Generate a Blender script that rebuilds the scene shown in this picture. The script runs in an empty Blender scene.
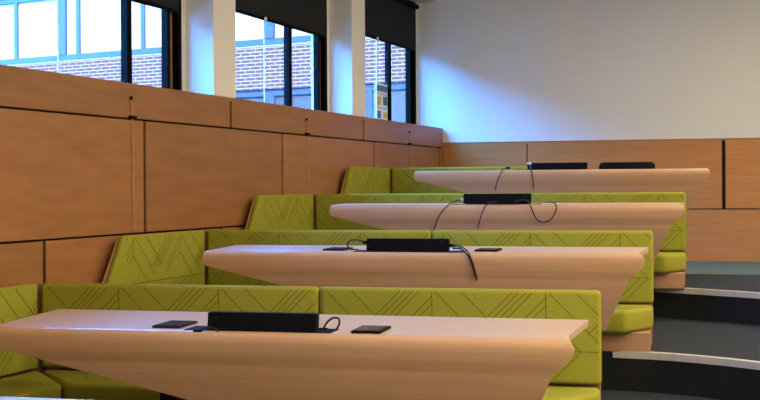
import bpy, bmesh, math, random
from mathutils import Vector, Matrix
random.seed(7)
S = bpy.context.scene
COL = S.collection

# ------------------------------------------------------------------ camera
FPX, Y0, ROLL, YAW = 1200.0, 186.768, -0.0066, 0.2365
CAM = Vector((3.958, -7.017, 1.489))
cd = bpy.data.cameras.new('camera'); cam = bpy.data.objects.new('camera', cd); COL.objects.link(cam)
cd.sensor_width = 36.0; cd.lens = FPX / 760 * 36; cd.clip_start = 0.05; cd.clip_end = 300
cd.shift_y = -(200 - Y0) / 760
cam.matrix_world = (Matrix.Translation(CAM) @ Matrix.Rotation(YAW, 4, 'Z') @ Matrix.Rotation(math.pi / 2, 4, 'X')
                    @ Matrix.Rotation(ROLL, 4, 'Z'))
S.camera = cam

# ------------------------------------------------------------------ sky, sun, exposure
SKY_STRENGTH, SUN_STRENGTH, LAMP_WATTS = 70.0, 34.0, 74.0
w = bpy.data.worlds.new('sky'); S.world = w; w.use_nodes = True
nt = w.node_tree; bg = nt.nodes['Background']
bg.inputs[0].default_value = (.05, .31, 1.0, 1); bg.inputs[1].default_value = SKY_STRENGTH   # clear blue sky against the warm lamps
sd = bpy.data.lights.new('sun', 'SUN'); sd.energy = SUN_STRENGTH; sd.angle = 0.009; sd.color = (1, .72, .40)
sun = bpy.data.objects.new('sun', sd); COL.objects.link(sun); sun.location = (6, -20, 20)
sun.rotation_euler = Vector((-0.30, 0.80, -0.62)).to_track_quat('-Z', 'Y').to_euler()
vs = S.view_settings; vs.view_transform = 'Standard'; vs.look = 'None'; vs.gamma = 1.0; vs.use_curve_mapping = False
vs.exposure = 0.0

# ------------------------------------------------------------------ geometry helpers
TH = 0.3578 - 0.2365                                   # left wall against the rows' depth axis
U = Vector((math.sin(TH), math.cos(TH), 0)); N = Vector((math.cos(TH), -math.sin(TH), 0))
STEP = Vector((0.268, 2.199, 0.276))                   # one tier to the next
def WP(s, n, z): return U * s + N * n + Vector((0, 0, z))   # wall frame: along, into the room, up

def pix(px, py, y):
    """point of the photograph's pixel on the upright plane at world depth y"""
    du, dv = px - 380, py - Y0; c, s = math.cos(ROLL), math.sin(ROLL)
    a, b = (c * du + s * dv) / FPX, (-s * du + c * dv) / FPX
    r = Vector((a * math.cos(YAW) - math.sin(YAW), a * math.sin(YAW) + math.cos(YAW), -b))
    return CAM + r * ((y - CAM.y) / r.y)

class MB:
    def __init__(s): s.v = []; s.f = []
    def add(s, vs, fs):
        o = len(s.v); s.v += [Vector(p) for p in vs]; s.f += [tuple(i + o for i in f) for f in fs]; return s
    def box(s, a, b, fr=None):
        p = [(x, y, z) for z in (a[2], b[2]) for y in (a[1], b[1]) for x in (a[0], b[0])]
        if fr: p = [fr(*q) for q in p]
        return s.add(p, [(0, 2, 3, 1), (4, 5, 7, 6), (0, 1, 5, 4), (2, 6, 7, 3), (0, 4, 6, 2), (1, 3, 7, 5)])
    def prism(s, lo, hi):
        n = len(lo)
        return s.add(list(lo) + list(hi), [tuple(range(n))[::-1], tuple(range(n, 2 * n))] +
                     [(i, (i + 1) % n, n + (i + 1) % n, n + i) for i in range(n)])
    def plan(s, poly, z0, z1): return s.prism([(x, y, z0) for x, y in poly], [(x, y, z1) for x, y in poly])
    def tube(s, path, r, n=8, ends=True):
        path = [Vector(p) for p in path]; rings = []
        for i, p in enumerate(path):
            t = (path[min(i + 1, len(path) - 1)] - path[max(i - 1, 0)]).normalized()
            a = t.orthogonal() if i == 0 else (prev - t * prev.dot(t)); a = a.normalized(); prev = a; b = t.cross(a)
            rings.append([p + (a * math.cos(2 * math.pi * k / n) + b * math.sin(2 * math.pi * k / n)) * r for k in range(n)])
        fs = [(i * n + k, i * n + (k + 1) % n, (i + 1) * n + (k + 1) % n, (i + 1) * n + k)
              for i in range(len(path) - 1) for k in range(n)]
        if ends: fs += [tuple(range(n))[::-1], tuple(range((len(path) - 1) * n, len(path) * n))]
        return s.add([p for r_ in rings for p in r_], fs)
    def build(s, name, mat, parent=None, bevel=0.0, seg=2, smooth=40, at=(0, 0, 0)):
        me = bpy.data.meshes.new(name); me.from_pydata(s.v, [], s.f); me.validate()
        bm = bmesh.new(); bm.from_mesh(me); bmesh.ops.recalc_face_normals(bm, faces=bm.faces)
        if bevel:
            es = [e for e in bm.edges if len(e.link_faces) == 2 and e.calc_face_angle(0) > 0.5]
            bmesh.ops.bevel(bm, geom=es, offset=bevel, segments=seg, profile=0.5, affect='EDGES', clamp_overlap=True)
        for fc in bm.faces: fc.smooth = True
        for e in bm.edges: e.smooth = len(e.link_faces) == 2 and e.calc_face_angle(0) < math.radians(smooth)
        bm.to_mesh(me); bm.free(); me.materials.append(M[mat])
        o = bpy.data.objects.new(name, me); COL.objects.link(o); o.location = at
        if parent: o.parent = parent
        return o

def catmull(pts, n=7):
    p = [Vector(q) for q in pts]; p = [p[0]] + p + [p[-1]]; out = []
    for i in range(1, len(p) - 2):
        for k in range(n):
            t = k / n; a, b, c, d = p[i - 1:i + 3]
            out.append(0.5 * (2 * b + (c - a) * t + (2 * a - 5 * b + 4 * c - d) * t * t + (3 * b - a - 3 * c + d) * t ** 3))
    return out + [p[-2]]

def empty(name, loc=(0, 0, 0)):
    o = bpy.data.objects.new(name, None); COL.objects.link(o); o.location = loc; o.empty_display_size = 0.1; return o
def tag(o, label, cat, group=None):
    o['label'] = label; o['category'] = cat
    if group: o['group'] = group
    return o
def struct(o): o['kind'] = 'structure'; return o

# ------------------------------------------------------------------ materials
M = {}
def new_mat(name, col, rough=0.5, spec=0.4, metal=0.0):
    m = bpy.data.materials.new(name); m.use_nodes = True; b = m.node_tree.nodes['Principled BSDF']
    b.inputs['Base Color'].default_value = (*col, 1); b.inputs['Roughness'].default_value = rough
    b.inputs['Specular IOR Level'].default_value = spec; b.inputs['Metallic'].default_value = metal
    M[name] = m; return m, m.node_tree, b
def noise_mat(name, c1, c2, scale=(1, 1, 1), nscale=8, rough=0.5, spec=0.4, bump=0.0, detail=5, lo=.3, hi=.7, tint=0.0, metal=0.0):
    m, t, b = new_mat(name, c1, rough, spec, metal); L = t.links
    tc = t.nodes.new('ShaderNodeTexCoord'); mp = t.nodes.new('ShaderNodeMapping'); mp.inputs['Scale'].default_value = scale
    nz = t.nodes.new('ShaderNodeTexNoise'); nz.inputs['Scale'].default_value = nscale; nz.inputs['Detail'].default_value = detail
    nz.inputs['Roughness'].default_value = .6
    L.new(tc.outputs['Object'], mp.inputs[0]); L.new(mp.outputs[0], nz.inputs['Vector'])
    cr = t.nodes.new('ShaderNodeValToRGB'); cr.color_ramp.elements[0].position = lo; cr.color_ramp.elements[1].position = hi
    cr.color_ramp.elements[0].color = (*c2, 1); cr.color_ramp.elements[1].color = (*c1, 1)
    L.new(nz.outputs[0], cr.inputs[0]); out = cr.outputs[0]
    if tint:
        oi = t.nodes.new('ShaderNodeObjectInfo'); mr = t.nodes.new('ShaderNodeMapRange')
        mr.inputs[3].default_value = 1 - tint; mr.inputs[4].default_value = 1 + tint
        hs = t.nodes.new('ShaderNodeHueSaturation'); L.new(oi.outputs['Random'], mr.inputs[0]); L.new(mr.outputs[0], hs.inputs['Value'])
        L.new(out, hs.inputs['Color']); out = hs.outputs[0]
    L.new(out, b.inputs['Base Color'])
    if bump:
        bp = t.nodes.new('ShaderNodeBump'); bp.inputs['Strength'].default_value = bump; bp.inputs['Distance'].default_value = .01
        L.new(nz.outputs[0], bp.inputs['Height']); L.new(bp.outputs[0], b.inputs['Normal'])
    return m
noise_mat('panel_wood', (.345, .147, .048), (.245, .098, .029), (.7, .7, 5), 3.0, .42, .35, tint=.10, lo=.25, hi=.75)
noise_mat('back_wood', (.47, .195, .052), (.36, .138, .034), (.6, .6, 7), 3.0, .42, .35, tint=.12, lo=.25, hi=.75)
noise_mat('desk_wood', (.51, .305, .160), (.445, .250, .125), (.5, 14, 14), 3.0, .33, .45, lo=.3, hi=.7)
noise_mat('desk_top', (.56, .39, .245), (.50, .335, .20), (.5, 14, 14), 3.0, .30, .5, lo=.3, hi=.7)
noise_mat('plinth_wood', (.37, .20, .10), (.31, .16, .075), (.5, 6, 6), 3.0, .5, .3)
noise_mat('edge_wood', (.34, .17, .075), (.27, .13, .05), (3, 3, 3), 3.0, .5, .3)
noise_mat('fabric', (.285, .266, .027), (.245, .229, .021), (1, 1, 1), 60, .9, .15, bump=.25)
noise_mat('stitch', (.075, .060, .012), (.065, .052, .010), (1, 1, 1), 30, .9, .1)
noise_mat('plaster', (.66, .645, .60), (.64, .625, .58), (1, 1, 1), 2, .85, .2)
noise_mat('pier_paint', (.74, .69, .59), (.72, .67, .57), (1, 1, 1), 2, .8, .2)
noise_mat('ceiling_paint', (.80, .79, .76), (.77, .76, .73), (1, 1, 1), 2, .9, .1)
noise_mat('dark_backing', (.020, .010, .006), (.014, .008, .005), (1, 1, 1), 6, .8, .1)
noise_mat('carpet', (.034, .038, .043), (.020, .023, .026), (1, 1, 1), 70, .95, .1, bump=.4)
noise_mat('sheen_carpet', (.115, .150, .090), (.085, .115, .068), (1, 1, 1), 70, .85, .25, bump=.3)  # landing carpet, its light sheen put into the teal colour
noise_mat('riser_black', (.010, .010, .012), (.006, .006, .007), (1, 1, 1), 40, .8, .2)
noise_mat('aluminium', (.50, .47, .42), (.40, .37, .33), (6, 6, 1), 12, .45, .5, metal=.1)
noise_mat('black_frame', (.0028, .0025, .0022), (.002, .0018, .0016), (1, 1, 1), 9, .7, .05)
noise_mat('blind_fabric', (.022, .022, .023), (.016, .016, .017), (1, 1, 1), 90, .9, .1)
noise_mat('black_plastic', (.003, .003, .004), (.002, .002, .003), (1, 1, 1), 20, .7, .08)
noise_mat('black_gloss', (.012, .012, .014), (.008, .008, .009), (1, 1, 1), 20, .15, .5)
noise_mat('brown_plate', (.030, .014, .011), (.022, .010, .008), (1, 1, 1), 20, .75, .06)
noise_mat('cable', (.022, .022, .030), (.015, .015, .020), (1, 1, 1), 20, .5, .3)
noise_mat('white_plastic', (.75, .74, .72), (.70, .69, .67), (1, 1, 1), 10, .4, .4)
noise_mat('cord_tan', (.55, .30, .14), (.45, .24, .11), (1, 1, 1), 10, .6, .3)
noise_mat('jamb_tan', (.26, .13, .06), (.22, .11, .05), (1, 1, 1), 10, .6, .3)
noise_mat('laminate', (.36, .33, .27), (.33, .30, .25), (1, 1, 1), 5, .4, .4)
noise_mat('steel_leg', (.40, .40, .40), (.34, .34, .34), (1, 1, 1), 8, .4, .5, metal=.8)
noise_mat('blue_frame', (.017, .023, .036), (.014, .019, .030), (1, 1, 1), 3, .5, .3)
noise_mat('white_pane', (.20, .16, .12), (.17, .14, .11), (1, 1, .4), 1.2, .25, .5)
noise_mat('grey_pane', (.04, .04, .036), (.024, .026, .024), (1, 1, .4), 1.2, .25, .5)
noise_mat('ledge_stone', (.12, .10, .08), (.10, .09, .07), (1, 1, 1), 4, .7, .2)
noise_mat('paving', (.06, .06, .06), (.05, .05, .05), (1, 1, 1), 4, .9, .2)
noise_mat('poster_paper', (.90, .92, .92), (.87, .89, .89), (1, 1, 1), 4, .6, .2)
noise_mat('print_blue', (.08, .25, .55), (.07, .22, .50), (1, 1, 1), 4, .6, .2)
noise_mat('print_yellow', (.75, .58, .10), (.70, .54, .09), (1, 1, 1), 4, .6, .2)
noise_mat('print_teal', (.05, .28, .30), (.04, .24, .27), (1, 1, 1), 4, .6, .2)
m, t, b = new_mat('lamp_glow', (.9, .9, .9)); b.inputs['Emission Color'].default_value = (1, .86, .70, 1); b.inputs['Emission Strength'].default_value = 2
# glass pane: see-through with a fresnel sheen
m = bpy.data.materials.new('glass'); m.use_nodes = True; t = m.node_tree; t.nodes.clear(); M['glass'] = m
o_ = t.nodes.new('ShaderNodeOutputMaterial'); mx = t.nodes.new('ShaderNodeMixShader'); tr = t.nodes.new('ShaderNodeBsdfTransparent')
gl = t.nodes.new('ShaderNodeBsdfGlossy'); lw = t.nodes.new('ShaderNodeLayerWeight'); lw.inputs[0].default_value = .5
pw = t.nodes.new('ShaderNodeMath'); pw.operation = 'POWER'; pw.inputs[1].default_value = 5; t.links.new(lw.outputs['Facing'], pw.inputs[0])
fr = t.nodes.new('ShaderNodeMath'); fr.operation = 'MULTIPLY_ADD'; fr.inputs[1].default_value = .6; fr.inputs[2].default_value = .03; t.links.new(pw.outputs[0], fr.inputs[0])
tr.inputs[0].default_value = (.93, .96, .98, 1); gl.inputs['Roughness'].default_value = .02
t.links.new(fr.outputs[0], mx.inputs[0]); t.links.new(tr.outputs[0], mx.inputs[1]); t.links.new(gl.outputs[0], mx.inputs[2]); t.links.new(mx.outputs[0], o_.inputs[0])
# brickwork of the building across the yard (courses about 3 px high in view)
m, t, b = new_mat('far_brick', (.4, .2, .2), .9, .1)
tc = t.nodes.new('ShaderNodeTexCoord'); br = t.nodes.new('ShaderNodeTexBrick'); mp = t.nodes.new('ShaderNodeMapping')
mp.inputs['Rotation'].default_value = (math.pi / 2, 0, 0)
br.inputs['Scale'].default_value = 1.0; br.inputs['Brick Width'].default_value = .26; br.inputs['Row Height'].default_value = .078
br.inputs['Mortar Size'].default_value = .011; br.inputs['Color1'].default_value = (.052, .019, .014, 1)
br.inputs['Color2'].default_value = (.032, .018, .016, 1); br.inputs['Mortar'].default_value = (.125, .095, .062, 1)
t.links.new(tc.outputs['Object'], mp.inputs[0]); t.links.new(mp.outputs[0], br.inputs['Vector']); t.links.new(br.outputs[0], b.inputs['Base Color'])

# ------------------------------------------------------------------ the room
XR, YF, YB, ZC = 9.0, -9.6, 9.05, 4.5
WX = lambda y, n: (y * math.sin(TH) + n) / math.cos(TH)           # x of the wall plane at depth y, offset n (approx.)
def wall_x(y, n):                                                  # exact: N.p = n
    return (n + math.sin(TH) * y) / math.cos(TH)
struct(MB().plan([(wall_x(YF, -.15), YF), (XR, YF), (XR, YB + .1), (wall_x(YB, -.15), YB + .1)], -.12, 0).build('floor', 'carpet'))
struct(MB().plan([(wall_x(YF, -.72), YF - .1), (XR + .1, YF - .1), (XR + .1, YB + .2), (wall_x(YB + .2, -.72), YB + .2)], ZC, ZC + .15).build('ceiling', 'ceiling_paint'))
struct(MB().box((XR, YF - .1, -.12), (XR + .12, YB + .2, ZC)).build('wall_right', 'plaster'))
struct(MB().plan([(wall_x(YF, -.72), YF - .12), (XR, YF - .12), (XR, YF), (wall_x(YF, -.72), YF)], -.12, ZC).build('wall_front', 'plaster'))

# back wall: plaster above, wood panels below
wb = struct(MB().plan([(wall_x(YB, -.58), YB + .03), (XR, YB + .03), (XR, YB + .18), (wall_x(YB, -.58), YB + .18)], -.12, ZC).build('wall_back', 'plaster'))
MB().box((wall_x(YB, -.13), YB + .015, 0), (XR, YB + .03, 2.06)).build('backing', 'dark_backing', wb)
XS = [wall_x(YB, -.13), 2.112, 4.642, 7.17, XR]
for i in range(4):
    g0 = .008 if i else 0; g = .022 if i == 2 else g0
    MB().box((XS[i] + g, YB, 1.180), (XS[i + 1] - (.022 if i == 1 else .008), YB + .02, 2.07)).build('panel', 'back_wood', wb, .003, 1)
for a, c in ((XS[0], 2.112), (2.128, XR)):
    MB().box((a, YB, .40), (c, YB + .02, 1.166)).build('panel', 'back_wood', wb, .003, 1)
struct(MB().box((XS[0] - .02, YB - .006, 2.07), (XR, YB + .03, 2.085)).build('trim_1', 'edge_wood'))

# left wall: dark backing with wood panels to 2.28 m, painted piers and lintel between the windows above
wl = struct(MB().box((YF, -.72, -.12), (9.10, -.15, 2.25), WP).build('wall_left', 'dark_backing'))
def run(z0, z1, first, pitch, n):
    for i in range(n):
        a, c = first + pitch * i, first + pitch * (i + 1)
        if c < -9.4: continue
        a = max(a, -9.4); c = min(c, 9.105)
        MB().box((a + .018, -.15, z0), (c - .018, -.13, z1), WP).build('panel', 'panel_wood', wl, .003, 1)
run(0.0, 1.140, .239 - 2.5 * 4, 2.5, 8)
run(1.154, 2.003, 1.5 - 2.475 * 5, 2.475, 9)
run(2.017, 2.28, 2.92 - 3.21 * 4, 3.21, 6)
MB().box((-9.5, -.22, 2.25), (9.11, -.131, 2.272), WP).build('sill_cap', 'edge_wood', wl)
OPEN = [(-9.3, -7.0), (-6.55, -3.9), (-3.45, -.80), (-.35, 2.77), (3.19, 6.01), (6.42, 9.10)]
prev = -9.5
for a, c in OPEN:
    MB().box((prev, -.72, 2.25), (a, -.22, ZC), WP).build('pier', 'pier_paint', wl); prev = c
MB().box((-9.3, -.72, 4.0), (9.1, -.221, ZC), WP).build('lintel', 'pier_paint', wl)

BLIND = [2.45, 2.50, 2.70, 3.0, 3.155, 3.32]  # first three blinds unseen, added and lowered to hold back sky light
MULL = [-8.1, -5.2, -2.1, 1.90, 5.00, 8.07]
for i, (a, c) in enumerate(OPEN):
    wn = struct(empty('window_%d' % (i + 1), WP((a + c) / 2, -.49, 2.25)))
    o = WP((a + c) / 2, -.49, 2.25); fr = lambda s, n, z: WP(s, n, z) - o
    e = c - .07 if i < 5 else 9.04
    d = .06
    MB().box((a, -.60, 2.25), (a + d, -.50, 4.0), fr).build('frame_side', 'black_frame', wn, .004, 1)
    MB().box((e - .06, -.60, 2.25), (e, -.49, 4.0), fr).build('frame_side', 'black_frame', wn, .004, 1)
    MB().box((a + d, -.60, 2.25), (e - .06, -.50, 2.29), fr).build('frame_bottom', 'black_frame', wn, .004, 1)
    MB().box((a + d, -.60, 3.94), (e - .06, -.50, 4.0), fr).build('frame_top', 'black_frame', wn, .004, 1)
    MB().box((e, -.60, 2.25), (c, -.495, 4.0), fr).build('jamb_lining', 'pier_paint', wn)
    mu = MULL[i]
    MB().box((mu - .035, -.575, 2.29), (mu + .035, -.51, 3.94), fr).build('mullion', 'black_frame', wn, .004, 1)
    MB().box((e - .205, -.575, 2.29), (e - .16, -.51, 3.94), fr).build('mullion', 'black_frame', wn, .004, 1)
    MB().box((e - .16, -.575, 2.29), (e - .06, -.55, 3.94), fr).build('jamb_lining', 'jamb_tan', wn)
    MB().box((a + d, -.555, 2.29), (mu - .035, -.545, 3.94), fr).build('pane', 'glass', wn)
    MB().box((mu + .035, -.555, 2.29), (e - .205, -.545, 3.94), fr).build('pane', 'glass', wn)
    # roller blind inside the reveal
    zb = BLIND[i]; b_o = WP((a + c) / 2, -.36, zb); fb = lambda s, n, z: WP(s, n, z) - b_o
    tg = 'unseen black roller blind shading a window of the front half of the room' if i < 3 else ['black roller blind above the window over the longest run of blue framed panes',
          'black roller blind in the middle window between the two painted piers',
          'black roller blind in the window next to the white back wall'][i - 3]
    rb = tag(empty('roller_blind', b_o), tg, 'blind', 'black roller blinds in the windows')
    e2 = c - .13 if i < 5 else 8.98
    MB().box((a + .02, -.486, zb + .03), (e2, -.482, 3.95), fb).build('blind_cloth', 'blind_fabric', rb)
    MB().box((a + .02, -.492, zb), (e2, -.474, zb + .03), fb).build('bottom_bar', 'black_frame', rb, .004, 1)
    MB().tube([fb(a + .02, -.452, 3.93), fb(e2, -.452, 3.93)], .035, 10).build('roller_tube', 'black_frame', rb)
    sc = a + .40 * (c - a)
    MB().tube([fb(sc, -.486, zb), fb(sc, -.486, 2.30)], .006, 6).build('pull_cord', 'white_plastic', rb)
    MB().prism([fb(sc + .02 * math.cos(q), -.473, zb + .015 + .02 * math.sin(q)) for q in [k * .785 for k in range(8)]],
               [fb(sc + .02 * math.cos(q), -.459, zb + .015 + .02 * math.sin(q)) for q in [k * .785 for k in range(8)]]).build('cord_knob', 'white_plastic', rb)

# poster taped inside the third window
po = WP(7.83, -.540, 2.56); fp = lambda s, n, z: WP(s, n, z) - po
pt = tag(empty('poster', po), 'white notice sheet with blue and yellow print stuck on the window by the back wall', 'poster')
MB().box((7.58, -.5445, 2.34), (8.07, -.540, 2.80), fp).build('sheet', 'poster_paper', pt)
MB().box((7.61, -.540, 2.70), (8.04, -.5388, 2.775), fp).build('print_heading', 'print_blue', pt)
MB().box((7.62, -.540, 2.52), (7.79, -.5388, 2.63), fp).build('print_square', 'print_yellow', pt)
MB().box((7.87, -.540, 2.53), (8.02, -.5388, 2.64), fp).build('print_square', 'print_teal', pt)
MB().box((7.64, -.540, 2.36), (7.79, -.5388, 2.45), fp).build('print_square', 'print_blue', pt)
MB().box((7.87, -.540, 2.37), (8.02, -.5388, 2.44), fp).build('print_square', 'print_yellow', pt)
for z in (2.675, 2.655, 2.495, 2.475):
    MB().box((7.64, -.540, z), (8.01, -.5392, z + .007), fp).build('print_line', 'steel_leg', pt)

# cords hanging down the wood panels from a dark cleat, one under each window
for s, zb, lb in ((1.315, 1.17, 'long tan blind cord hanging from a dark cleat down the wood panels'),
                  (4.545, 1.47, 'tan blind cord hanging from a black cleat under the middle window'),
                  (7.70, 1.70, 'short tan blind cord hanging from a black cleat under the window with the notice')):
    o = WP(s, -.13, 2.04); fc = lambda a, n, z: WP(a, n, z) - o
    t_ = tag(empty('blind_cord', o), lb, 'cord', 'blind cords on the wood panels')
    MB().tube([fc(s - .02, -.1225, 2.16), fc(s, -.1225, 2.05), fc(s + .004, -.1225, zb + .4), fc(s + .012, -.1225, zb)], .0045, 6).build('cord', 'cord_tan', t_)
    MB().box((s - .05, -.13, 2.013), (s + .04, -.105, 2.035), fc).build('cleat', 'black_plastic', t_, .005, 1)
    MB().box((s - .03, -.13, 2.155), (s - .008, -.11, 2.18), fc).build('eyelet', 'black_plastic', t_, .004, 1)

# ------------------------------------------------------------------ stepped floor and aisle nosings
def arc_front(k):
    o = STEP * k
    if k == 1: return [(3.55, 1.86), (3.89, 1.80), (4.22, 1.66), (4.55, 1.45), (5.3, .85), (6.2, .0), (7.2, -1.1), (8.2, -2.5), (XR, -3.8)]
    return [(3.83, 4.22), (4.18, 4.03), (4.46, 3.86), (4.72, 3.68), (5.5, 3.1), (6.4, 2.3), (7.4, 1.2), (8.3, .0), (XR, -1.1)]
for k in (1, 2):
    z = .276 * k + .006; fl = wall_x(STEP.y * k - 1.46, -.128); A = arc_front(k)
    yend = 5.9 if k == 2 else 4.6
    xe = A[0][0]
    poly = [(fl, STEP.y * k - 1.46), (xe - .07, STEP.y * k - 1.46), (xe - .07, A[0][1])] + A + [(XR, yend), (wall_x(yend, -.128), yend)]
    tier = struct(MB().plan(poly, 0.0, z - .012).build('tier_floor', 'riser_black'))
    MB().plan(poly, z - .012, z).build('carpet_top', 'carpet', tier)
    # metal nosing along the aisle edge, cut in lengths
    C_ = catmull([(*p, 0) for p in A], 4); cuts = [0, 5, 14, 22, len(C_) - 1]
    for q in range(4):
        seg = C_[cuts[q]:cuts[q + 1] + 1]; lo, hi = [], []
        for j, p in enumerate(seg):
            t_ = (seg[min(j + 1, len(seg) - 1)] - seg[max(j - 1, 0)]).normalized(); nn = Vector((-t_.y, t_.x, 0))
            lo.append(p - nn * .012 + t_ * (.003 if j == 0 else 0)); hi.append(p + nn * .05 + t_ * (.003 if j == 0 else 0))
        mb = MB(); n_ = len(seg)
        vs_ = [v + Vector((0, 0, zz)) for zz in (z - .045, z + .004) for v in lo] + [v + Vector((0, 0, z + .004)) for v in hi]
        mb.add(vs_, [(j, j + 1, n_ + j + 1, n_ + j) for j in range(n_ - 1)] + [(n_ + j, n_ + j + 1, 2 * n_ + j + 1, 2 * n_ + j) for j in range(n_ - 1)])
        mb.build('nosing', 'aluminium', tier)
lan = struct(MB().plan([(wall_x(5.9, -.128), 5.9), (XR, 5.9), (XR, YB), (wall_x(YB, -.128), YB)], 0, .50).build('landing_floor', 'sheen_carpet'))
o3 = STEP * 3
tier = struct(MB().plan([(wall_x(o3.y - 1.46, -.128), o3.y - 1.46), (4.08, o3.y - 1.46), (4.08, 6.9), (wall_x(6.9, -.128), 6.9)], 0.0, .834).build('tier_floor', 'riser_black'))

# ------------------------------------------------------------------ booth benches
def ribbon(mb, fr, p, q, wd=.0036):
    p, q = Vector(p), Vector(q); d = (q - p)
    if d.length < .015: return
    t_ = d.normalized() * 1; n_ = Vector((-t_.y, t_.x)) * wd / 2
    mb.add([fr(*(p - n_)), fr(*(q - n_)), fr(*(q + n_)), fr(*(p + n_))], [(0, 1, 2, 3)])
def clip(p, q, x0, x1, z0, z1):
    (ax, az), (bx, bz) = p, q; t0, t1 = 0., 1.
    for d, lo, hi, a in ((bx - ax, x0, x1, ax), (bz - az, z0, z1, az)):
        if abs(d) < 1e-9:
            if a < lo or a > hi: return None
            continue
        u, v = (lo - a) / d, (hi - a) / d
        if u > v: u, v = v, u
        t0, t1 = max(t0, u), min(t1, v)
    if t1 - t0 < 1e-3: return None
    return (ax + (bx - ax) * t0, az + (bz - az) * t0), (ax + (bx - ax) * t1, az + (bz - az) * t1)
def pattern(x0, x1, z0, z1, first, ztop):
    """quilting lines: a repeat 0.67 m wide of upright seam, chevron and slanted hatching"""
    out = []; P = .675
    i0 = int((x0 - first) / P) - 2
    for i in range(i0, i0 + 9):
        c = first + P * i; T = ztop
        out += [((c, T), (c, T - .155)), ((c, T - .155), (c + .20, T - .355)), ((c, T - .155), (c - .05, T - .205)),
                ((c, T), (c + .30, T - .30)), ((c + .16, T), (c + .40, T - .24))]
        for j in range(6):                                    # slanted hatching left of the seam
            a = .02 + .040 * (j - 1)
            out.append(((c - a, T), (c - a - .25, T - .25)) if j > 1 else ((c, T - .045 - .045 * (1 - j)), (c - .21, T - .255 - .045 * (1 - j))))
        out += [((c + .20, T - .355), (c - .47, T - .355))]
        for j in range(6):
            a = .06 * j
            out.append(((c + .20 - a, T - .36), (c + .03 - a, T - .53)))
        out.append(((c - .30, T - .36), (c - .20, T - .53)))
    r = []
    for p, q in out:
        s = clip(p, q, x0, x1, z0, z1)
        if s: r.append(s)
    return r

HT, HS, DEPTH = .87, .318, .48
BLABEL = ['lime green quilted booth bench on the lowest tier, behind the desk with the tallest screen',
          'lime green quilted booth bench on the second tier, behind the desk with drooping cables',
          'lime green quilted booth bench on the third tier, behind the desk with three looping cables',
          'short lime green quilted booth bench on the top tier in front of the back wall']
def bench(k):
    o = STEP * k + Vector((0, 0, (.011, 0, 0, .012)[k])); L = 3.575 if k < 3 else 1.70
    r = tag(empty('booth_bench', o), BLABEL[k], 'bench', 'green booth benches')
    zf = -.010 if k == 0 else .006 if k < 3 else -.004
    # wood shell behind main back and behind the wall-side back
    MB().box((-.09, .075, zf), (L - .012, .105, HT - .012)).build('back_shell', 'edge_wood', r, .004, 1)
    fr = lambda s, z, n: WP(s, n, z)
    rp = [(-.02, HT - .012), (-1.215, HT - .012), (-1.64, .20), (-1.64, zf), (-.02, zf)]
    MB().prism([fr(s, z, -.062) for s, z in rp], [fr(s, z, -.046) for s, z in rp]).build('return_shell', 'edge_wood', r, .004, 1)
    # padded back panels
    seams = [0.0, 1.875, L] if L > 2 else [0.0, L]
    for a, c in zip(seams, seams[1:]):
        cu = MB().box((a + .004, 0, HS + .004), (c - .004, .073, HT)).build('back_cushion', 'fabric', r, .028, 4, 50)
        mb = MB(); f2 = lambda x, z: Vector((x, -.0012, z))
        for p, q in pattern(a + .02, c - .02, HS + .03, HT - .018, .555 + (.0 if k == 0 else .075), HT): ribbon(mb, f2, p, q)
        mb.build('stitching', 'stitch', cu)['kind'] = 'stuff'
    cp = [(-.012, HT), (-1.21, HT), (-1.53, HS + .004), (-.012, HS + .004)]
    cu = MB().prism([fr(s, z, -.046) for s, z in cp], [fr(s, z, 0) for s, z in cp]).build('return_cushion', 'fabric', r, .015, 3, 50)
    mb = MB(); f3 = lambda s, z: WP(s, .0012, z)
    for p, q in pattern(-1.19, -.03, HS + .03, HT - .018, -.42, HT): ribbon(mb, f3, p, q, .0045)
    mb.build('stitching', 'stitch', cu)['kind'] = 'stuff'
    # seats: main run and the run along the wall, mitred at the corner
    mx_ = (DEPTH - math.sin(TH) * DEPTH) / math.cos(TH)
    e = L
    main = [(.012, -.004), (e - .006, -.004), (e - .006, -.16), (e - .19, -DEPTH), (mx_ + .006, -DEPTH)]
    cu = MB().plan(main, .150, HS).build('seat_cushion', 'fabric', r, .035, 4, 50)
    mb = MB(); f4 = lambda x, y: Vector((x, y, HS + .001))
    for x in (.55, 1.0, 1.6, 2.2, 2.75, 3.25):
        if x > L - .2: continue
        for j in range(4): ribbon(mb, f4, (x + .05 * j, -.40), (x + .05 * j + .16, -.14))
        ribbon(mb, f4, (x - .2, -.06), (x - .02, -.38))
    mb.build('stitching', 'stitch', cu)['kind'] = 'stuff'
    pc = WP(-1.70, DEPTH, 0); pw = WP(-1.70, .004, 0)
    ret = [(.0, -.012), (mx_ - .006, -DEPTH - .004), (pc.x, pc.y), (pw.x, pw.y)]
    cu = MB().plan(ret, .150, HS).build('seat_cushion', 'fabric', r, .035, 4, 50)
    mb = MB(); f5 = lambda s, n: WP(s, n, HS + .001)
    for s in (-.50, -1.0, -1.5):
        for j in range(5): ribbon(mb, f5, (s + .05 * j - .1, .10), (s + .05 * j - .16, .36))
    mb.build('stitching', 'stitch', cu)['kind'] = 'stuff'
    # wood plinth under the seats
    b1 = MB().plan([(.10, 0.05), (e - .025, .05), (e - .025, -.36), (.45, -.36)], zf, .148).build('plinth', 'plinth_wood', r, .004, 1)
    q1, q2 = WP(-1.68, .36, 0), WP(-1.68, -.05, 0)
    MB().plan([(-.05, 0), (.38, -.37), (q1.x, q1.y), (q2.x, q2.y)], zf, .148).build('plinth', 'plinth_wood', r, .004, 1)
    return r
for k in range(4): bench(k)

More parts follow.
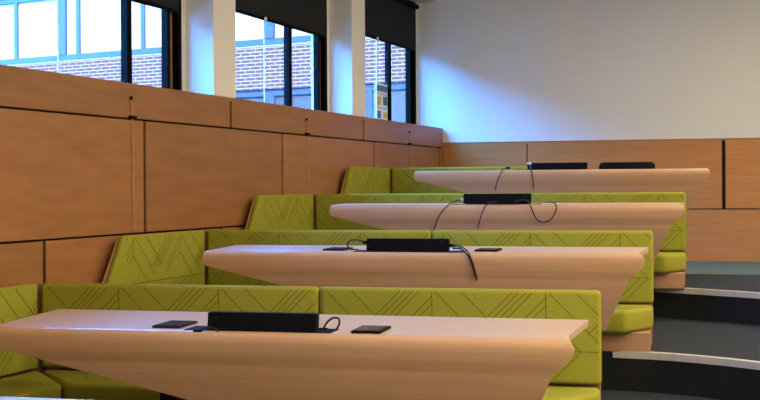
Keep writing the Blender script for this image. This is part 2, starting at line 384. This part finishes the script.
# ------------------------------------------------------------------ long desks with rolled front
DLABEL = ['long pale wood desk with rolled front, on the lowest tier',
          'long pale wood desk with rolled front on the second tier, cables drooping over one side',
          'long pale wood desk with rolled front on the third tier, three cables looping over it',
          'long pale wood desk with rolled front on the top tier, two dark screens on it']
TOPZ = .785
#        forward y, drop, right end x
PROF = [(-1.560, 0.000, 3.512), (-1.578, -.002, 3.518), (-1.592, -.009, 3.526), (-1.601, -.022, 3.534), (-1.604, -.042, 3.538), (-1.602, -.064, 3.535),
        (-1.597, -.090, 3.522), (-1.590, -.116, 3.498), (-1.580, -.140, 3.468), (-1.569, -.165, 3.444), (-1.561, -.192, 3.429),
        (-1.549, -.225, 3.413), (-1.530, -.275, 3.391), (-1.490, -.365, 3.350), (-1.425, -.500, 3.290)]
def left_x(dz):
    z = TOPZ + dz
    if z > .735: return .615 + .01 * ((z - .735) / .05)
    if z > .69: return .615 - .01 * math.sin((z - .69) / .045 * math.pi / 2)  + .012 * ((.735 - z) / .045)
    return .625 + 4.0 * (.69 - z)
def desk(k):
    o = STEP * k + Vector((0, 0, .034 if k == 3 else .012 if k == 0 else 0))
    r = tag(empty('tiered_desk', o), DLABEL[k], 'desk', 'long pale wood desks')
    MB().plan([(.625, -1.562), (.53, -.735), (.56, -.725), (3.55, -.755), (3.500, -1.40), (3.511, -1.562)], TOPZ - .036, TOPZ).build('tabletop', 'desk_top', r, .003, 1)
    nx = 28; rows = []
    prof = [tuple(v) for v in catmull(PROF, 3)]
    front, back = [], []
    for i, (y, dz, xr) in enumerate(prof):
        xl = left_x(dz)
        a = Vector(prof[max(i - 1, 0)]); c = Vector(prof[min(i + 1, len(prof) - 1)])
        tn = Vector((0, c.x - a.x, c.y - a.y)).normalized(); nn = Vector((0, -tn.z, tn.y))   # points back into the desk
        if nn.y < 0 and dz < -.03: nn = -nn
        if dz >= -.03: nn = Vector((0, .25, -1)).normalized() if nn.z > 0 else nn
        for j in range(nx + 1):
            x = xl + (xr - xl) * j / nx
            front.append(Vector((x, y, TOPZ + dz))); back.append(Vector((x, y, TOPZ + dz)) + nn * .024)
    n = nx + 1; m_ = len(prof); tot = n * m_; fs = []
    for i in range(m_ - 1):
        for j in range(nx):
            q = i * n + j; fs += [(q, q + 1, q + n + 1, q + n), (tot + q, tot + q + n, tot + q + n + 1, tot + q + 1)]
    for i in range(m_ - 1):
        for j in (0, nx): q = i * n + j; fs.append((q, q + n, tot + q + n, tot + q))
    for j in range(nx):
        for i in (0, m_ - 1): q = i * n + j; fs.append((q, q + 1, tot + q + 1, tot + q))
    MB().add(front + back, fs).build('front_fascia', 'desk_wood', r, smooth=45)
    # dark cable tray let into the top, and black pedestals
    MB().box((1.655, -1.557, TOPZ - .02), (2.395, -1.40, TOPZ + .004)).build('cable_tray', 'black_plastic', r, .002, 1)
    for x in (1.40, 2.95):
        p = MB().box((x, -1.28, .04), (x + .09, -.90, TOPZ - .036)).build('pedestal', 'riser_black', r, .006, 1)
        MB().box((x - .06, -1.36, (-.0115, .0065, .0065, -.0275)[k]), (x + .15, -.84, .04)).build('foot_plate', 'riser_black', p, .006, 1)
    return r
for k in range(4): desk(k)

# ------------------------------------------------------------------ things on the desks
def screen(k, x0, x1, y, h, label, rad=.008, tilt=.012):
    o = STEP * k + Vector(((x0 + x1) / 2, y, TOPZ + .004 + (.012, 0, 0, .034)[k])); hw = (x1 - x0) / 2
    if k == 3 and x0 > 2.4: o.z -= .004
    r = tag(empty('desk_screen', o), label, 'screen', 'low black screens on the desks')
    def outline(w_, h0, h1, rr, yy, n=5):
        pts = [(-w_, h0), (w_, h0)]
        for cx, a0 in ((w_ - rr, 0), (-w_ + rr, math.pi / 2)):
            for q in range(n + 1):
                a = a0 + q / n * math.pi / 2; pts.append((cx + rr * math.cos(a), h1 - rr + rr * math.sin(a)))
        return [(x, yy + tilt * z / h, z) for x, z in pts]
    hb = MB().prism(outline(hw, .004, h, rad, 0), outline(hw, .004, h, rad, .05)).build('housing', 'black_plastic', r, .002, 1)
    MB().prism(outline(hw - .012, .016, h - .012, rad * .7, .05), outline(hw - .012, .016, h - .012, rad * .7, .052)).build('display_glass', 'black_gloss', hb)
    MB().box((-hw + .02, -.006, 0), (hw - .02, .07, .006)).build('base', 'black_plastic', r)
    for sx in (-1, 1):
        MB().tube([(sx * (hw - .05), .0, h - .022), (sx * (hw - .05), -.004, h - .022)], .006, 8).build('screw_cap', 'black_gloss', r)
screen(0, 1.772, 2.322, -1.55, .084, 'tall plain black screen on the lowest desk, loop of cable beside it')
screen(1, 1.745, 2.295, -1.545, .083, 'low black screen on the second tier desk, cables drooping from one end')
screen(2, 1.755, 2.315, -1.545, .085, 'low black screen on the third tier desk among looping cables')
screen(3, 1.756, 2.355, -1.42, .070, 'low black rectangular screen with square corners on the top tier desk')
screen(3, 2.462, 3.018, -1.27, .075, 'low black screen with rounded top corners on the top tier desk', .045, .03)

def plate(k, x0, x1, y0, y1, mat, label, skew=.0, glass=True):
    o = STEP * k + Vector(((x0 + x1) / 2, (y0 + y1) / 2, TOPZ + .001 + (.012 if k == 0 else 0))); hw, hd = (x1 - x0) / 2, (y1 - y0) / 2
    r = tag(empty('tablet', o), label, 'tablet', 'flat dark tablets on the desks')
    MB().plan([(-hw, -hd), (hw, -hd), (hw, hd), (-hw, hd)], 0, .012).build('body', mat, r, .003, 1)
    MB().plan([(-hw + .012, -hd + .015), (hw - .012, -hd + .015), (hw - .012, hd - .015), (-hw + .012, hd - .015)], .012, .0132).build(
        'glass_face' if glass else 'lid', 'black_gloss' if glass else mat, r)
plate(0, 1.465, 1.61, -1.51, -1.27, 'brown_plate', 'dark brown flat tablet lying on the lowest desk', glass=False)
plate(0, 2.49, 2.635, -1.54, -1.31, 'black_plastic', 'black glass-faced flat tablet lying on the lowest desk beside the cable loop')
plate(1, 1.42, 1.57, -1.46, -1.22, 'brown_plate', 'dark flat tablet on the second tier desk beside the small cable loop', glass=False)
plate(1, 2.45, 2.60, -1.46, -1.22, 'black_plastic', 'black flat tablet on the second tier desk beside the drooping cables')

def cable(k, pts, label, r=.0055, plug=None, plugmat='black_plastic', more=None):
    P = [pix(px, py - (.8 if y < -1.45 else 0) - (2.2 if k == 0 else 2.4 if k == 3 and y > -1.59 else 0), STEP.y * k + y - (.018 if y < -1.54 else 0)) for px, py, y in pts]
    o = P[0].copy(); e = tag(empty('cable', o), label, 'cable', 'dark cables on the desks')
    MB().tube([p - o for p in catmull(P, 6)], r, 7).build('cord', 'cable', e)
    if more: MB().tube([p - o for p in catmull([pix(px, py, STEP.y * k + y) for px, py, y in more], 6)], r, 7).build('cord', 'cable', e)
    for q in (plug or [0]):
        d = P[q] - o
        MB().box(d - Vector((.022, .012, .010)), d + Vector((.022, .012, .012))).build('plug', plugmat, e, .003, 1)
cable(0, [(323, 332.5, -1.43), (326, 326, -1.43), (332, 320.5, -1.43), (338, 320.5, -1.44), (339.5, 325.5, -1.45), (336, 333.5, -1.46)], 'dark cable loop standing up beside the tall screen on the lowest desk')
cable(0, [(198, 335.0, -1.556), (202, 331.5, -1.557), (208, 330, -1.557), (215, 331.5, -1.557), (219, 335.3, -1.557)], 'thin cable bow lying before the tall screen end on the lowest desk', .004, plug=[0])
cable(1, [(366, 242.5, -1.38), (358, 240, -1.38), (350, 240.5, -1.38), (347.5, 245, -1.36), (351, 249, -1.34), (358, 249.5, -1.34)], 'small cable loop behind one end of the second tier screen')
cable(1, [(452, 246.5, -1.50), (459, 247, -1.565), (467, 251.5, -1.61), (472, 262, -1.615), (475, 272, -1.60), (477, 281, -1.58)],
      'pair of dark cables drooping over the second tier desk front',
      more=[(453, 248.5, -1.54), (461, 249, -1.585), (469, 257, -1.615), (473, 267, -1.61), (475.5, 277, -1.585)])
cable(2, [(463, 200.5, -1.50), (455, 202, -1.54), (447, 207, -1.59), (439, 217, -1.60), (434, 230, -1.57)], 'cable curving down the third tier desk front from its screen plug', plug=[0], plugmat='white_plastic')
cable(2, [(500, 203, -1.565), (492, 203, -1.58), (486, 206, -1.60), (481, 217, -1.60), (478, 229, -1.57)], 'cable hanging down the third tier desk front below the screen middle')
cable(2, [(513, 203, -1.565), (521, 201, -1.585), (528, 202, -1.60), (532, 210, -1.61), (536, 219, -1.61), (543, 223, -1.60), (551, 220, -1.60), (556, 211, -1.61), (555, 204, -1.60), (546, 203, -1.52)], 'cable hanging in a big loop over the third tier desk front')
cable(3, [(508, 171.3, -1.55), (503, 172.5, -1.58), (499, 178, -1.60), (496.5, 185, -1.60), (495.5, 193, -1.58)], 'cable curving down the top tier desk front under the bench end')
cable(3, [(529, 166, -1.45), (531, 172, -1.57), (533, 180, -1.60), (533.5, 192, -1.58)], 'cable hanging from the white plug down the top tier desk front', plug=[0], plugmat='white_plastic')

# presenter table just reaching into the bottom of the frame
r = tag(empty('presenter_table', (1.45, -3.5, 0)), 'cream laminate table top edge in front of the lowest bench seat', 'table')
MB().box((-.95, -.40, .715), (.85, .385, .74)).build('tabletop', 'laminate', r, .004, 1)
for sx in (-.85, .75):
    for sy in (-.33, .31): MB().tube([(sx, sy, 0), (sx, sy, .715)], .022, 10).build('leg', 'steel_leg', r)

# unseen ceiling luminaires; extra front rows added to fill the desk fronts
for i, x in enumerate((4.9, 6.6, 8.2)):
    for j, y in enumerate((-8.6, -6.7, -4.8, -2.6, 1.3, 5.2)):
        r = tag(empty('ceiling_light', (x, y, ZC)), 'unseen white recessed rectangular ceiling light', 'light', 'ceiling lights')
        MB().box((-.62, -.32, -.06), (.62, .32, 0)).build('housing', 'white_plastic', r, .006, 1)
        MB().box((-.58, -.28, -.066), (.58, .28, -.060)).build('diffuser', 'lamp_glow', r)
        ld = bpy.data.lights.new('luminaire', 'AREA'); ld.shape = 'RECTANGLE'; ld.size = 1.16; ld.size_y = .56; ld.energy = LAMP_WATTS; ld.color = (1, .865, .665)
        lo = bpy.data.objects.new('luminaire', ld); COL.objects.link(lo); lo.parent = r; lo.location = (0, 0, -.075)

# ------------------------------------------------------------------ the building across the yard
struct(MB().box((-70, -40, -4.3), (40, 60, -4.1)).build('ground_outside', 'paving'))
P0 = Vector((-4.431, 17.706, 0)); ang = math.atan2(-.270, .963)
fb_ = tag(empty('brick_building', P0), 'brick building with rows of blue framed windows seen through the glass', 'building')
fb_.rotation_euler = (0, 0, ang)                                  # local +x runs to the right along the facade, +y away
T0, T1 = -22.0, 9.0
for z0, z1 in ((3.62, 4.55), (-4.1, 1.9), (6.25, 9.0)):
    MB().box((T0, 0, z0), (T1, .35, z1)).build('brick_band', 'far_brick', fb_)
MB().box((T0, -.012, 4.545), (T1, .3, 4.575)).build('window_ledge', 'ledge_stone', fb_)
for z0, z1, pm in ((4.60, 6.25, 'white_pane'), (1.9, 3.62, 'grey_pane')):
    MB().box((T0, .05, z0), (T1, .16, z0 + .13)).build('window_rail', 'blue_frame', fb_)
    MB().box((T0, .05, z1 - .14), (T1, .16, z1)).build('window_rail', 'blue_frame', fb_)
    x = -.05 - 6.05 * 3
    while x < T1 - .5:
        e0 = x + .12
        MB().box((x - .12, .03, z0 + .13), (x + .12, .18, z1 - .14)).build('window_post', 'blue_frame', fb_)
        for d_ in (.50, 2.50, 4.50):
            MB().box((x + d_ - .055, .05, z0 + .13), (x + d_ + .055, .16, z1 - .14)).build('window_post', 'blue_frame', fb_)
            MB().box((e0, .10, z0 + .13), (x + d_ - .055, .12, z1 - .14)).build('pane', pm, fb_); e0 = x + d_ + .055
        MB().box((e0, .10, z0 + .13), (x + 5.93, .12, z1 - .14)).build('pane', pm, fb_)
        x += 6.05

# wing of the same building on the other side of the yard, out of view; it closes the low sky off from the windows
wg = tag(empty('courtyard_wing', WP(-8, -13, -4.1)), 'long brick wing along the far side of the yard, parallel to the windows', 'building')
og = WP(-8, -13, -4.1); fg = lambda a, n, z: WP(a, n, z) - og
MB().box((-30, -19, -4.1), (11.0, -12.6, 7.3), fg).build('wall', 'far_brick', wg)
MB().box((-30.2, -19.2, 7.3), (11.2, -12.4, 7.6), fg).build('roof', 'ledge_stone', wg)
for z in (-2.5, .9, 4.7):
    for q in range(12):
        MB().box((-29 + q * 3.3, -12.6, z), (-26.8 + q * 3.3, -12.55, z + 1.6), fg).build('window', 'grey_pane', wg)
